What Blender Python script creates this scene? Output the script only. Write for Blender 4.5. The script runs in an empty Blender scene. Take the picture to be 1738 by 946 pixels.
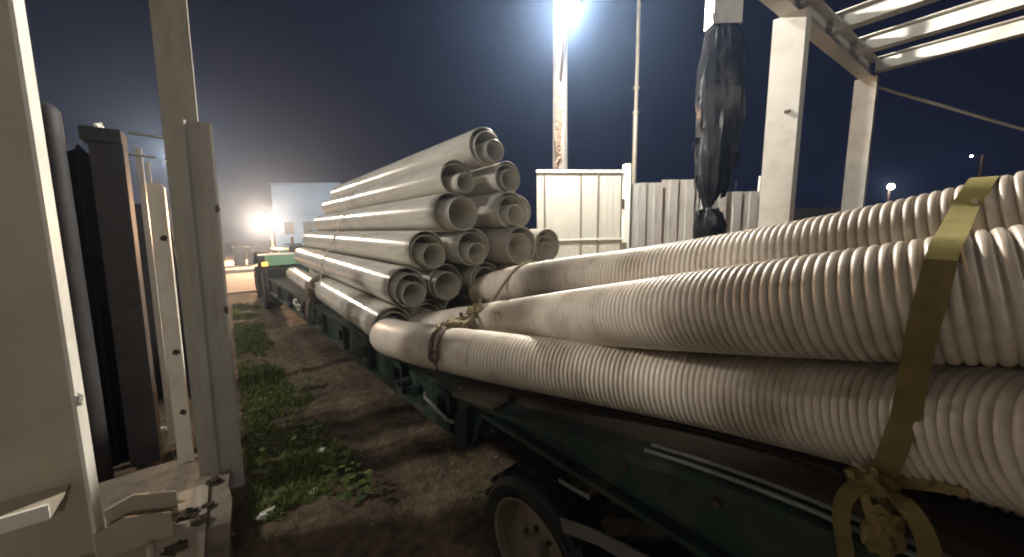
import bpy, bmesh, math, random
from mathutils import Vector, Matrix, noise
random.seed(7)
PI = math.pi
sc = bpy.context.scene
COL = sc.collection

# ------------------------------------------------------------------ camera
H = 1.75
cd = bpy.data.cameras.new('camera'); cam = bpy.data.objects.new('camera', cd); COL.objects.link(cam)
cd.sensor_width = 36.0; cd.lens = 619.0/1738.0*36.0; cd.clip_start = 0.05; cd.clip_end = 600
yaw, pitch, roll = math.radians(37.8), math.radians(8.0), math.radians(-1.0)
fwd = Vector((math.sin(yaw)*math.cos(pitch), math.cos(yaw)*math.cos(pitch), -math.sin(pitch)))
rgt = Vector((math.cos(yaw), -math.sin(yaw), 0)); upv = rgt.cross(fwd)
r2 = rgt*math.cos(roll) + upv*math.sin(roll); u2 = -rgt*math.sin(roll) + upv*math.cos(roll)
cam.matrix_world = Matrix(((r2.x, u2.x, -fwd.x, 0), (r2.y, u2.y, -fwd.y, 0), (r2.z, u2.z, -fwd.z, H), (0, 0, 0, 1)))
sc.camera = cam
# ------------------------------------------------------------------ render settings
sc.view_settings.view_transform = 'Standard'; sc.view_settings.look = 'None'
sc.view_settings.exposure = 0.0; sc.view_settings.gamma = 1.0
sc.render.engine = 'CYCLES'
cy = sc.cycles
cy.use_denoising = True; cy.denoiser = 'OPENIMAGEDENOISE'
cy.max_bounces = 6; cy.diffuse_bounces = 4; cy.glossy_bounces = 3; cy.volume_bounces = 0
cy.sample_clamp_indirect = 4.0; cy.caustics_reflective = False; cy.caustics_refractive = False
cy.filter_width = 2.0
# ------------------------------------------------------------------ night sky
SKY_ZEN = (0.0030, 0.0038, 0.0125); SKY_HOR = (0.0085, 0.0105, 0.026)
HAZE = 0.0034
W = bpy.data.worlds.new("World"); sc.world = W; W.use_nodes = True
nt = W.node_tree; nt.nodes.clear()
wo = nt.nodes.new('ShaderNodeOutputWorld'); bg = nt.nodes.new('ShaderNodeBackground'); bg.inputs[1].default_value = 1.0
tc = nt.nodes.new('ShaderNodeTexCoord'); sx = nt.nodes.new('ShaderNodeSeparateXYZ'); rp = nt.nodes.new('ShaderNodeValToRGB')
nz = nt.nodes.new('ShaderNodeTexNoise'); nz.inputs['Scale'].default_value = 2.2; nz.inputs['Detail'].default_value = 4
ad = nt.nodes.new('ShaderNodeMath'); ad.operation = 'MULTIPLY_ADD'; ad.inputs[1].default_value = 0.22; 
nt.links.new(tc.outputs['Generated'], sx.inputs[0]); nt.links.new(tc.outputs['Generated'], nz.inputs['Vector'])
nt.links.new(nz.outputs[0], ad.inputs[0]); nt.links.new(sx.outputs['Z'], ad.inputs[2])
nt.links.new(ad.outputs[0], rp.inputs[0]); nt.links.new(rp.outputs[0], bg.inputs[0]); nt.links.new(bg.outputs[0], wo.inputs[0])
rp.color_ramp.elements[0].position = 0.03; rp.color_ramp.elements[0].color = SKY_HOR + (1,)
rp.color_ramp.elements[1].position = 0.75; rp.color_ramp.elements[1].color = SKY_ZEN + (1,)
# lamp strengths (radiance of the bulbs); side, back and ahead are unseen lamps added as fill
LAMP_MAIN, LAMP_FAR, FILL_SIDE, FILL_BACK, FILL_AHEAD = 4300.0, 3600.0, 440.0, 850.0, 1250.0

# ------------------------------------------------------------------ materials
def mat(name, col, rough=0.6, var=0.25, scale=6.0, bump=0.0, bscale=40.0, metal=0.0, dirt=None, dirt_amt=0.0, dscale=3.0, stretch=None, spec=0.5):
    m = bpy.data.materials.new(name); m.use_nodes = True
    n = m.node_tree; b = n.nodes['Principled BSDF']
    b.inputs['Roughness'].default_value = rough; b.inputs['Metallic'].default_value = metal
    b.inputs['Specular IOR Level'].default_value = spec
    t = n.nodes.new('ShaderNodeTexCoord')
    vec = t.outputs['Object']
    if stretch:
        mp = n.nodes.new('ShaderNodeMapping'); mp.inputs['Scale'].default_value = stretch
        n.links.new(vec, mp.inputs[0]); vec = mp.outputs[0]
    nz = n.nodes.new('ShaderNodeTexNoise'); nz.inputs['Scale'].default_value = scale; nz.inputs['Detail'].default_value = 5
    n.links.new(vec, nz.inputs['Vector'])
    r = n.nodes.new('ShaderNodeValToRGB')
    r.color_ramp.elements[0].position = 0.3; r.color_ramp.elements[1].position = 0.7
    r.color_ramp.elements[0].color = tuple(c*(1-var) for c in col) + (1,)
    r.color_ramp.elements[1].color = tuple(min(1, c*(1+var*0.6)) for c in col) + (1,)
    n.links.new(nz.outputs[0], r.inputs[0]); out = r.outputs[0]
    if dirt:
        d = n.nodes.new('ShaderNodeTexNoise'); d.inputs['Scale'].default_value = dscale; d.inputs['Detail'].default_value = 8; d.inputs['Roughness'].default_value = 0.65
        n.links.new(vec, d.inputs['Vector'])
        dr = n.nodes.new('ShaderNodeValToRGB'); dr.color_ramp.elements[0].position = 0.48; dr.color_ramp.elements[1].position = 0.66
        dr.color_ramp.elements[0].color = (0, 0, 0, 1); dr.color_ramp.elements[1].color = (dirt_amt,)*3 + (1,)
        n.links.new(d.outputs[0], dr.inputs[0])
        mx = n.nodes.new('ShaderNodeMix'); mx.data_type = 'RGBA'
        n.links.new(dr.outputs[0], mx.inputs[0]); n.links.new(out, mx.inputs[6]); mx.inputs[7].default_value = tuple(dirt) + (1,)
        out = mx.outputs[2]
    n.links.new(out, b.inputs['Base Color'])
    # roughness variation
    rm = n.nodes.new('ShaderNodeMapRange'); rm.inputs['To Min'].default_value = max(0.05, rough-0.1); rm.inputs['To Max'].default_value = min(1, rough+0.12)
    n.links.new(nz.outputs[0], rm.inputs[0]); n.links.new(rm.outputs[0], b.inputs['Roughness'])
    if bump:
        bn = n.nodes.new('ShaderNodeTexNoise'); bn.inputs['Scale'].default_value = bscale; bn.inputs['Detail'].default_value = 5
        n.links.new(vec, bn.inputs['Vector'])
        bp = n.nodes.new('ShaderNodeBump'); bp.inputs['Strength'].default_value = bump; bp.inputs['Distance'].default_value = 0.01
        n.links.new(bn.outputs[0], bp.inputs['Height']); n.links.new(bp.outputs[0], b.inputs['Normal'])
    return m

def emit(name, col, s):
    m = bpy.data.materials.new(name); m.use_nodes = True; n = m.node_tree; n.nodes.clear()
    o = n.nodes.new('ShaderNodeOutputMaterial'); e = n.nodes.new('ShaderNodeEmission')
    e.inputs[0].default_value = tuple(col) + (1,); e.inputs[1].default_value = s
    n.links.new(e.outputs[0], o.inputs[0]); return m

M = {}
M['pvc'] = mat('pvc', (0.68, 0.65, 0.57), 0.22, 0.07, 3, dirt=(0.38, 0.33, 0.26), dirt_amt=0.42, dscale=7, stretch=(1, 0.3, 1), bump=0.06, bscale=6)
M['pvc_in'] = mat('pvc_inner', (0.70, 0.67, 0.58), 0.32, 0.05, 3, dirt=(0.42, 0.38, 0.30), dirt_amt=0.4, dscale=5)
M['corr'] = mat('corrugated_plastic', (0.70, 0.625, 0.53), 0.42, 0.09, 4, dirt=(0.34, 0.27, 0.19), dirt_amt=0.6, dscale=6)
nn = M['corr'].node_tree; pb = nn.nodes['Principled BSDF']
src = pb.inputs['Base Color'].links[0].from_socket
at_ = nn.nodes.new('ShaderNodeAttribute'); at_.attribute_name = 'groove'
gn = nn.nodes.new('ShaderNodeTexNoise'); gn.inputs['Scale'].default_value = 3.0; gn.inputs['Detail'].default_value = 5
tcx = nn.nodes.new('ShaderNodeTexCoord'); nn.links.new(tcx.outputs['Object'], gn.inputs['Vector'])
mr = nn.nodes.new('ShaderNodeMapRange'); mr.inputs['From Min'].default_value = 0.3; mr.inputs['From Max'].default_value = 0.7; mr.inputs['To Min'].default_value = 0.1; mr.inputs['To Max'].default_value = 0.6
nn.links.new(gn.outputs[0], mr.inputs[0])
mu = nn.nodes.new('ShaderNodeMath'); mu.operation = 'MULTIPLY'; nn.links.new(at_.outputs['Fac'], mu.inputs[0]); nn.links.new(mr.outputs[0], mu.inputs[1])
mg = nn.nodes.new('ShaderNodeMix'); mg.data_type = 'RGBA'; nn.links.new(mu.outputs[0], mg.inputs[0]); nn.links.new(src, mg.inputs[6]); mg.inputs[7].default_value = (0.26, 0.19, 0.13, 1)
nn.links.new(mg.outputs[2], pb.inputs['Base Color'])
M['green'] = mat('green_paint', (0.014, 0.033, 0.023), 0.55, 0.3, 8, bump=0.15, dirt=(0.075, 0.068, 0.052), dirt_amt=0.8, dscale=6)
M['tgreen'] = mat('tractor_green', (0.15, 0.29, 0.18), 0.4, 0.15, 6)
M['wood'] = mat('deck_wood', (0.085, 0.064, 0.045), 0.8, 0.4, 12, bump=0.5, bscale=30, stretch=(6, 0.6, 6))
M['rubber'] = mat('tyre_rubber', (0.013, 0.012, 0.010), 0.75, 0.3, 10, bump=0.3, dirt=(0.03, 0.023, 0.017), dirt_amt=0.8)
M['rim'] = mat('rim_paint', (0.22, 0.18, 0.13), 0.5, 0.25, 10, dirt=(0.14, 0.09, 0.05), dirt_amt=0.7, dscale=8)
M['steel_w'] = mat('white_steel', (0.72, 0.70, 0.64), 0.5, 0.08, 4, dirt=(0.42, 0.36, 0.27), dirt_amt=0.45, dscale=3)
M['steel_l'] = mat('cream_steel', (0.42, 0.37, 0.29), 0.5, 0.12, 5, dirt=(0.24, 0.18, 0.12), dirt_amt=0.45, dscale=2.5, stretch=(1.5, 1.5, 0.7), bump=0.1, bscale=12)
M['post'] = mat('weathered_post', (0.33, 0.315, 0.275), 0.75, 0.12, 3, bump=0.25, dirt=(0.20, 0.165, 0.125), dirt_amt=0.45, dscale=4, stretch=(3, 3, 0.7))
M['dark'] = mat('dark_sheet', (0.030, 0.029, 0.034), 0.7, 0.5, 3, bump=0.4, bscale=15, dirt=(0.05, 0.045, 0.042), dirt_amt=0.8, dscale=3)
M['concrete'] = mat('concrete', (0.22, 0.185, 0.14), 0.9, 0.25, 9, bump=0.6, bscale=45, dirt=(0.10, 0.07, 0.05), dirt_amt=0.8, dscale=7)
M['soil'] = mat('clod_soil', (0.055, 0.038, 0.026), 0.95, 0.4, 20, bump=0.7, bscale=60)
M['zinc_d'] = mat('dull_zinc', (0.20, 0.20, 0.19), 0.5, 0.3, 8, metal=0.3)
M['gate'] = mat('gate_panel', (0.68, 0.69, 0.63), 0.5, 0.05, 2, dirt=(0.52, 0.50, 0.42), dirt_amt=0.4, dscale=2)
M['gbar'] = mat('gate_bar', (0.15, 0.13, 0.10), 0.5, 0.2, 6)
M['zinc'] = mat('zinc_sheet', (0.60, 0.585, 0.55), 0.42, 0.12, 2, metal=0.1, dirt=(0.30, 0.28, 0.25), dirt_amt=0.6, dscale=2, stretch=(2, 2, 0.5))
M['black'] = mat('black_plastic', (0.008, 0.008, 0.009), 0.30, 0.3, 10, bump=0.9, bscale=9, spec=0.35)
M['strap'] = mat('webbing', (0.20, 0.145, 0.045), 0.8, 0.25, 9, bump=0.25, bscale=260, dirt=(0.09, 0.065, 0.03), dirt_amt=0.6, dscale=12)  # brown webbing: shade on the strap's lower stretch put into the colour
M['strap_lit'] = mat('webbing_lit', (0.46, 0.40, 0.13), 0.8, 0.2, 9, bump=0.2, bscale=260, dirt=(0.25, 0.20, 0.07), dirt_amt=0.5, dscale=12)  # paler copy of the webbing: lamp light on the strap top as colour
M['strap_o'] = mat('webbing_olive', (0.16, 0.125, 0.035), 0.85, 0.3, 20, bump=0.6, bscale=160)
M['rope'] = mat('rope', (0.27, 0.22, 0.12), 0.9, 0.35, 40, bump=0.8, bscale=120)
M['rag'] = mat('rag', (0.20, 0.16, 0.11), 0.95, 0.4, 20, bump=0.8, bscale=50)
M['tan'] = mat('tan_strap', (0.50, 0.42, 0.30), 0.8, 0.2, 20)
M['iron'] = mat('rusty_iron', (0.12, 0.085, 0.06), 0.6, 0.4, 20, metal=0.5)
M['chrome'] = mat('bright_metal', (0.42, 0.42, 0.40), 0.35, 0.1, 10, metal=0.8)
M['pole'] = mat('pole_concrete', (0.15, 0.145, 0.13), 0.8, 0.15, 4, bump=0.2)
M['vine'] = mat('dry_vine', (0.24, 0.17, 0.12), 0.9, 0.4, 20)
M['blue'] = mat('blue_wall', (0.08, 0.19, 0.42), 0.7, 0.15, 0.6, dirt=(0.06, 0.15, 0.34), dirt_amt=0.5, dscale=0.8)
M['roof'] = mat('roof_sheet', (0.04, 0.037, 0.036), 0.6, 0.2, 2)
M['shedw'] = mat('shed_wall', (0.045, 0.04, 0.036), 0.8, 0.2, 1.5)
M['paper'] = mat('paper', (0.7, 0.68, 0.62), 0.8, 0.1, 20)
M['glass'] = mat('dark_glass', (0.03, 0.035, 0.04), 0.1, 0.1, 5)
M['pink_road'] = mat('road_surface', (0.17, 0.11, 0.10), 0.85, 0.2, 1.5, bump=0.2)
M['pave'] = mat('pavement', (0.26, 0.22, 0.19), 0.85, 0.15, 2)
M['lens'] = emit('tail_lamp', (1.0, 0.35, 0.05), 6.0)
def leafy(name, c0, c1, c2):
    m = bpy.data.materials.new(name); m.use_nodes = True; n = m.node_tree; b = n.nodes['Principled BSDF']; b.inputs['Roughness'].default_value = 0.8; b.inputs['Specular IOR Level'].default_value = 0.15
    g = n.nodes.new('ShaderNodeNewGeometry'); r = n.nodes.new('ShaderNodeValToRGB'); r.color_ramp.elements.new(0.5)
    for e, c in zip(r.color_ramp.elements, (c0, c1, c2)): e.color = c + (1,)
    r.color_ramp.elements[1].position = 0.6
    n.links.new(g.outputs['Random Per Island'], r.inputs[0]); n.links.new(r.outputs[0], b.inputs['Base Color']); return m
M['grass'] = leafy('grass', (0.045, 0.072, 0.014), (0.10, 0.14, 0.03), (0.22, 0.22, 0.08))
M['weed'] = leafy('weed', (0.035, 0.06, 0.015), (0.07, 0.11, 0.025), (0.14, 0.17, 0.06))

# ground: dirt with trodden patches
def ground_mat():
    m = bpy.data.materials.new('dirt'); m.use_nodes = True; n = m.node_tree; b = n.nodes['Principled BSDF']; b.inputs['Roughness'].default_value = 0.95
    b.inputs['Specular IOR Level'].default_value = 0.15
    t = n.nodes.new('ShaderNodeTexCoord')
    def nz(s, d=6): 
        a = n.nodes.new('ShaderNodeTexNoise'); a.inputs['Scale'].default_value = s; a.inputs['Detail'].default_value = d; n.links.new(t.outputs['Object'], a.inputs['Vector']); return a.outputs[0]
    r = n.nodes.new('ShaderNodeValToRGB'); r.color_ramp.elements.new(0.5)
    for e, p, c in zip(r.color_ramp.elements, (0.3, 0.5, 0.72), ((0.055, 0.040, 0.028), (0.115, 0.088, 0.060), (0.22, 0.175, 0.12))): e.position = p; e.color = c + (1,)
    n.links.new(nz(1.1), r.inputs[0])
    r2 = n.nodes.new('ShaderNodeValToRGB'); r2.color_ramp.elements[0].position = 0.35; r2.color_ramp.elements[0].color = (0.55, 0.55, 0.55, 1); r2.color_ramp.elements[1].position = 0.7; r2.color_ramp.elements[1].color = (1.25, 1.2, 1.15, 1)
    n.links.new(nz(14, 8), r2.inputs[0])
    mx = n.nodes.new('ShaderNodeMix'); mx.data_type = 'RGBA'; mx.blend_type = 'MULTIPLY'; mx.inputs[0].default_value = 1.0
    n.links.new(r.outputs[0], mx.inputs[6]); n.links.new(r2.outputs[0], mx.inputs[7]); n.links.new(mx.outputs[2], b.inputs['Base Color'])
    bp = n.nodes.new('ShaderNodeBump'); bp.inputs['Strength'].default_value = 0.8; bp.inputs['Distance'].default_value = 0.02
    n.links.new(nz(35, 8), bp.inputs['Height']); n.links.new(bp.outputs[0], b.inputs['Normal'])
    return m
M['dirt'] = ground_mat()

# ------------------------------------------------------------------ helpers
def link(o, parent=None):
    COL.objects.link(o)
    if parent is not None: o.parent = parent
    return o
def tag(o, label=None, cat=None, group=None, kind=None):
    if label: o['label'] = label
    if cat: o['category'] = cat
    if group: o['group'] = group
    if kind: o['kind'] = kind
    return o
def empty(name, loc=(0, 0, 0), rot=(0, 0, 0)):
    o = bpy.data.objects.new(name, None); o.location = loc; o.rotation_euler = rot; o.empty_display_size = 0.1
    return link(o)
def finish(name, bm, m, parent=None, smooth=30, bevel=0):
    if bevel:
        es = [e for e in bm.edges if len(e.link_faces) == 2 and e.calc_face_angle(0) > 0.6]
        bmesh.ops.bevel(bm, geom=es, offset=bevel, segments=1, affect='EDGES', clamp_overlap=True)
    bmesh.ops.recalc_face_normals(bm, faces=bm.faces)
    me = bpy.data.meshes.new(name); bm.to_mesh(me); bm.free()
    me.materials.append(m)
    if smooth:
        me.shade_smooth(); me.set_sharp_from_angle(angle=math.radians(smooth))
    return link(bpy.data.objects.new(name, me), parent)
def box(bm, c, s, rot=None):
    """box of size s centred on c, optional Matrix rotation"""
    vs = []
    for dx in (-.5, .5):
        for dy in (-.5, .5):
            for dz in (-.5, .5):
                v = Vector((dx*s[0], dy*s[1], dz*s[2]))
                if rot is not None: v = rot @ v
                vs.append(bm.verts.new(Vector(c)+v))
    for f in ((0,1,3,2),(4,6,7,5),(0,4,5,1),(2,3,7,6),(0,2,6,4),(1,5,7,3)):
        bm.faces.new([vs[i] for i in f])
def boxmm(bm, a, b):
    box(bm, [(a[i]+b[i])/2 for i in range(3)], [abs(b[i]-a[i]) for i in range(3)])
def obox(name, a, b, m, parent=None, bevel=0.004):
    bm = bmesh.new(); boxmm(bm, a, b); return finish(name, bm, m, parent, bevel=bevel)
def frames(pts):
    pts = [Vector(p) for p in pts]; out = []
    up = None
    for i, p in enumerate(pts):
        t = (pts[min(i+1, len(pts)-1)]-pts[max(i-1, 0)]).normalized()
        if up is None: up = Vector((0, 0, 1)) if abs(t.z) < 0.9 else Vector((1, 0, 0))
        s = t.cross(up).normalized(); up = s.cross(t).normalized()
        out.append((p, t, s, up))
    return out
def tube(bm, pts, r, seg=10, caps=True, closed=False):
    fr = frames(pts); rings = []
    for i, (p, t, s, u) in enumerate(fr):
        rr = r(i) if callable(r) else r
        rings.append([bm.verts.new(p+(s*math.cos(2*PI*k/seg)+u*math.sin(2*PI*k/seg))*rr) for k in range(seg)])
    for a, b in zip(rings, rings[1:]):
        for k in range(seg): bm.faces.new((a[k], a[(k+1) % seg], b[(k+1) % seg], b[k]))
    if caps:
        bm.faces.new(list(reversed(rings[0]))); bm.faces.new(rings[-1])
def band(bm, pts, wdir, w, th=0.003):
    """flat strap: pts centreline, wdir width direction (vector or list), thickness th"""
    pts = [Vector(p) for p in pts]; rows = []
    for i, p in enumerate(pts):
        t = (pts[min(i+1, len(pts)-1)]-pts[max(i-1, 0)]).normalized()
        wd = Vector(wdir[i] if isinstance(wdir, list) else wdir); wd = (wd-t*wd.dot(t)).normalized(); n = t.cross(wd)
        ww = w(i) if callable(w) else w
        rows.append([bm.verts.new(p+wd*a*ww/2+n*b*th/2) for a, b in ((-1, -1), (1, -1), (1, 1), (-1, 1))])
    for a, b in zip(rows, rows[1:]):
        for k in range(4): bm.faces.new((a[k], a[(k+1) % 4], b[(k+1) % 4], b[k]))
    bm.faces.new(rows[0]); bm.faces.new(list(reversed(rows[-1])))
def lathe(bm, prof, seg, origin=(0, 0, 0), axis='Y', closed=False):
    """prof list of (r, h) along axis"""
    o = Vector(origin); rings = []
    for r, h in prof:
        ring = []
        for k in range(seg):
            a = 2*PI*k/seg; c, s = r*math.cos(a), r*math.sin(a)
            v = Vector((c, h, s)) if axis == 'Y' else (Vector((h, c, s)) if axis == 'X' else Vector((c, s, h)))
            ring.append(bm.verts.new(o+v))
        rings.append(ring)
    prs = list(zip(rings, rings[1:]))
    if closed: prs.append((rings[-1], rings[0]))
    for a, b in prs:
        for k in range(seg): bm.faces.new((a[k], a[(k+1) % seg], b[(k+1) % seg], b[k]))
    return rings
def lerp(a, b, t): return a+(b-a)*t
def spline(pts, n=6):
    pts = [Vector(p) for p in pts]; out = []
    for i in range(len(pts)-1):
        p0, p1, p2, p3 = pts[max(i-1, 0)], pts[i], pts[i+1], pts[min(i+2, len(pts)-1)]
        for k in range(n):
            t = k/n
            out.append(0.5*((2*p1)+(p2-p0)*t+(2*p0-5*p1+4*p2-p3)*t*t+(3*p1-p0-3*p2+p3)*t**3))
    out.append(pts[-1]); return out
def lump(bm, c, r, sub=2, amp=0.3, fr=2.0, sq=(1, 1, 1), seed=0):
    g = bmesh.ops.create_icosphere(bm, subdivisions=sub, radius=1.0)
    for v in g['verts']:
        d = 1+amp*noise.noise(v.co*fr+Vector((seed*7.3, seed*3.1, seed)))*1.6
        v.co = Vector((v.co.x*sq[0]*r*d, v.co.y*sq[1]*r*d, v.co.z*sq[2]*r*d))+Vector(c)

# ------------------------------------------------------------------ ground, road, kerb
def gh(x, y):
    d = math.hypot(x-1, y-4)
    f = max(0.0, 1-d/16)
    rut = 0.035*math.exp(-((x-.74-.05*math.sin(y*.6))/.10)**2)+0.02*math.exp(-((x-.46)/.07)**2)
    return -rut*f+f*(0.05*noise.noise(Vector((x*0.7, y*0.7, 0)))+0.025*noise.noise(Vector((x*2.3, y*2.3, 5)))+0.012*noise.noise(Vector((x*7, y*7, 9))))-0.02*f
bm = bmesh.new()
def coords(lo, hi, a, b, step):
    out = []; v = lo
    while v < a: out.append(v); v += 6.0
    v = a
    while v < b: out.append(v); v += step
    v = b
    while v <= hi: out.append(v); v += 6.0
    return out
xs = coords(-90, 90.1, -3, 4, 0.07); ys = coords(-90, 90.1, -1, 12, 0.08)
grid = [[bm.verts.new((x, y, gh(x, y))) for y in ys] for x in xs]
for i in range(len(xs)-1):
    for j in range(len(ys)-1): bm.faces.new((grid[i][j], grid[i+1][j], grid[i+1][j+1], grid[i][j+1]))
tag(finish('ground', bm, M['dirt'], smooth=0), kind='structure')
bpy.data.objects['ground'].data.shade_smooth()
bm = bmesh.new(); boxmm(bm, (-60, 13.2, -0.2), (60, 19.6, 0.012)); tag(finish('road', bm, M['pink_road']), kind='structure')
bm = bmesh.new(); boxmm(bm, (-60, 19.6, -0.2), (60, 19.8, 0.15)); tag(finish('kerb', bm, M['pave'], bevel=0.02), kind='structure')
bm = bmesh.new(); boxmm(bm, (-60, 19.803, -0.2), (60, 26, 0.14)); tag(finish('pavement', bm, M['pave']), kind='structure')

# ------------------------------------------------------------------ grass and weeds along the fence line
bm = bmesh.new()
def blade(x, y, h, w, lean):
    a = random.random()*2*PI; z = gh(x, y)-0.01
    dx, dy = math.cos(a), math.sin(a); lx, ly = lean*math.cos(a+1.3), lean*math.sin(a+1.3)
    p = [(x-dx*w, y-dy*w, z), (x+dx*w, y+dy*w, z), (x+dx*w*.7+lx*.4, y+dy*w*.7+ly*.4, z+h*.6), (x-dx*w*.7+lx*.4, y-dy*w*.7+ly*.4, z+h*.6), (x+lx, y+ly, z+h)]
    v = [bm.verts.new(q) for q in p]; bm.faces.new(v[:4]); bm.faces.new((v[3], v[2], v[4]))
cnt = 0
while cnt < 16000:
    y = 2.3+8.7*random.random()**1.6
    wl, wr = -0.05, (0.50 if y < 4.0 else 0.36 if y < 6 else 0.30)
    x = wl+(wr-wl+0.2)*random.random()
    dn = noise.noise(Vector((x*2.2, y*1.5, 3)))+0.6*noise.noise(Vector((x*6, y*6, 8)))
    if dn < -0.22+max(0, (x-wr+.12))*2.2: continue
    s = 0.6+0.6*max(0, dn)
    blade(x, y, s*random.uniform(0.03, 0.10), random.uniform(0.003, 0.007), random.uniform(0.01, 0.06)); cnt += 1
cnt = 0
while cnt < 3000:
    x = random.uniform(-1.6, 3.0); y = random.uniform(1.6, 13)
    if noise.noise(Vector((x*1.3, y*1.3, 13))) < 0.18: continue
    blade(x, y, random.uniform(0.02, 0.06), random.uniform(0.003, 0.006), random.uniform(0.01, 0.05)); cnt += 1
o = finish('grass', bm, M['grass'], smooth=0); tag(o, kind='stuff')
bm = bmesh.new()
for _ in range(46):
    y = random.uniform(2.3, 4.6); x = random.uniform(0.0, 0.62)
    if noise.noise(Vector((x*2, y*2, 21))) < -0.15: continue
    z0 = gh(x, y)
    for k in range(random.randint(7, 14)):
        a = random.random()*2*PI; L = random.uniform(0.03, 0.075); zz = z0+random.uniform(0.02, 0.13); d = random.uniform(0.0, 0.06)
        c = Vector((x+math.cos(a)*d, y+math.sin(a)*d, zz)); t = Vector((math.cos(a), math.sin(a), random.uniform(-.3, .5))).normalized()*L
        s = Vector((-math.sin(a), math.cos(a), random.uniform(-.2, .2)))*L*0.38
        v = [bm.verts.new(c), bm.verts.new(c+t*.5+s), bm.verts.new(c+t), bm.verts.new(c+t*.5-s)]
        bm.faces.new(v)
tag(finish('weeds', bm, M['weed'], smooth=0), kind='stuff')
bm = bmesh.new()
for _ in range(220):
    x = random.uniform(-0.6, 2.6); y = random.uniform(1.7, 9); r = random.uniform(0.006, 0.022)
    lump(bm, (x, y, gh(x, y)+r*0.3), r, 1, 0.35, 2, (1, 1, .7), random.random()*50)
tag(finish('gravel', bm, M['concrete']), kind='stuff')

# ------------------------------------------------------------------ trailer
RX = 0.054
TR = empty('flatbed_trailer', (1.03, 0, 0), (0, 0, math.atan(RX)))
tag(TR, 'long green flatbed trailer with timber deck carrying all the plastic pipes', 'trailer')
def dz(y):   # deck height along the trailer
    if y > 1.7: return 0.84
    if y < 0.1: return 1.05
    t = (1.7-y)/1.6; return 0.84+0.21*t*t*(3-2*t)
def rb(y):
    if y > 1.62: return 0.54
    if y > 1.5: return lerp(0.78, 0.54, (y-1.5)/0.12)
    return 0.78
YS = [8.6, 8, 7, 6, 5, 4, 3, 2.4, 2.0, 1.7, 1.62, 1.5, 1.3, 1.1, .9, .7, .5, .3, .1, -.3, -1, -2.2]
def rail_part(name, x0, x1, top, bot, parent=TR, m=M['green']):
    bm = bmesh.new(); rows = []
    for y in YS:
        rows.append([bm.verts.new(p) for p in ((x0, y, bot(y)), (x1, y, bot(y)), (x1, y, top(y)), (x0, y, top(y)))])
    for a, b in zip(rows, rows[1:]):
        for k in range(4): bm.faces.new((a[k], a[(k+1) % 4], b[(k+1) % 4], b[k]))
    bm.faces.new(rows[0]); bm.faces.new(rows[-1])
    return finish(name, bm, m, parent)
for side, s in ((0, 1), (2.46, -1)):
    def X(v): return side+s*v
    rail_part('side_rail', X(0.05), X(0.062), lambda y: dz(y)-0.012, rb)
    rail_part('rail_lip', X(0.0), X(0.11), lambda y: dz(y), lambda y: dz(y)-0.028)
    rail_part('rail_foot', X(0.0), X(0.0485), lambda y: rb(y)+0.022, lambda y: rb(y))
    for y in (1.9, 2.55, 3.2, 3.9, 4.7, 5.6, 6.6, 7.6):
        bm = bmesh.new(); hx = X(0.022); z0, z1 = 0.565, 0.808
        for dy in (-.07, .07): box(bm, (hx, y+dy, (z0+z1)/2), (0.05, 0.016, z1-z0))
        box(bm, (X(0.0), y, z1-0.03), (0.012, 0.124, 0.055)); box(bm, (X(0.0), y, z0+0.04), (0.012, 0.124, 0.075))
        finish('stake_pocket', bm, M['green'], TR, bevel=0.003)
        if s > 0:
            obox('pocket_shade', (0.046, y-0.06, 0.60), (0.0485, y+0.06, 0.80), M['rubber'], TR, 0)  # near-black plate stands for the shade inside the open pocket
# planks following the deck
npl = 13
for k in range(npl):
    w = (2.46-0.22)/npl; x0 = 0.11+k*w+0.003; x1 = x0+w-0.006; hh = random.uniform(-.004, .004)
    bm = bmesh.new(); rows = []
    for y in YS:
        z = dz(y)-0.004+hh
        rows.append([bm.verts.new(p) for p in ((x0, y, z-0.045), (x1, y, z-0.045), (x1, y, z), (x0, y, z))])
    for a, b in zip(rows, rows[1:]):
        for q in range(4): bm.faces.new((a[q], a[(q+1) % 4], b[(q+1) % 4], b[q]))
    bm.faces.new(rows[0]); bm.faces.new(rows[-1]); finish('deck_plank', bm, M['wood'], TR)
for y in (7.9, 6.6, 5.3, 4.0, 2.7, 1.75, .6, -.8, -2):
    obox('cross_beam', (0.065, y-0.04, dz(y)-0.22), (2.395, y+0.04, dz(y)-0.055), M['green'], TR)
for x in (0.75, 1.7):
    rail_part('chassis_beam', x-0.05, x+0.05, lambda y: dz(y)-0.225, lambda y: max(rb(y)-0.02, dz(y)-0.42))
obox('head_board', (0.0, 8.605, 0.5), (2.46, 8.66, 1.02), M['green'], TR)
# drawbar to the tractor
bm = bmesh.new()
for xx in (0.55, 1.6): tube(bm, [(xx, 8.6, 0.56), (1.02+0.2*(xx-1.1), 9.7, 0.5)], 0.05, 8)
finish('drawbar', bm, M['green'], TR)
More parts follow.
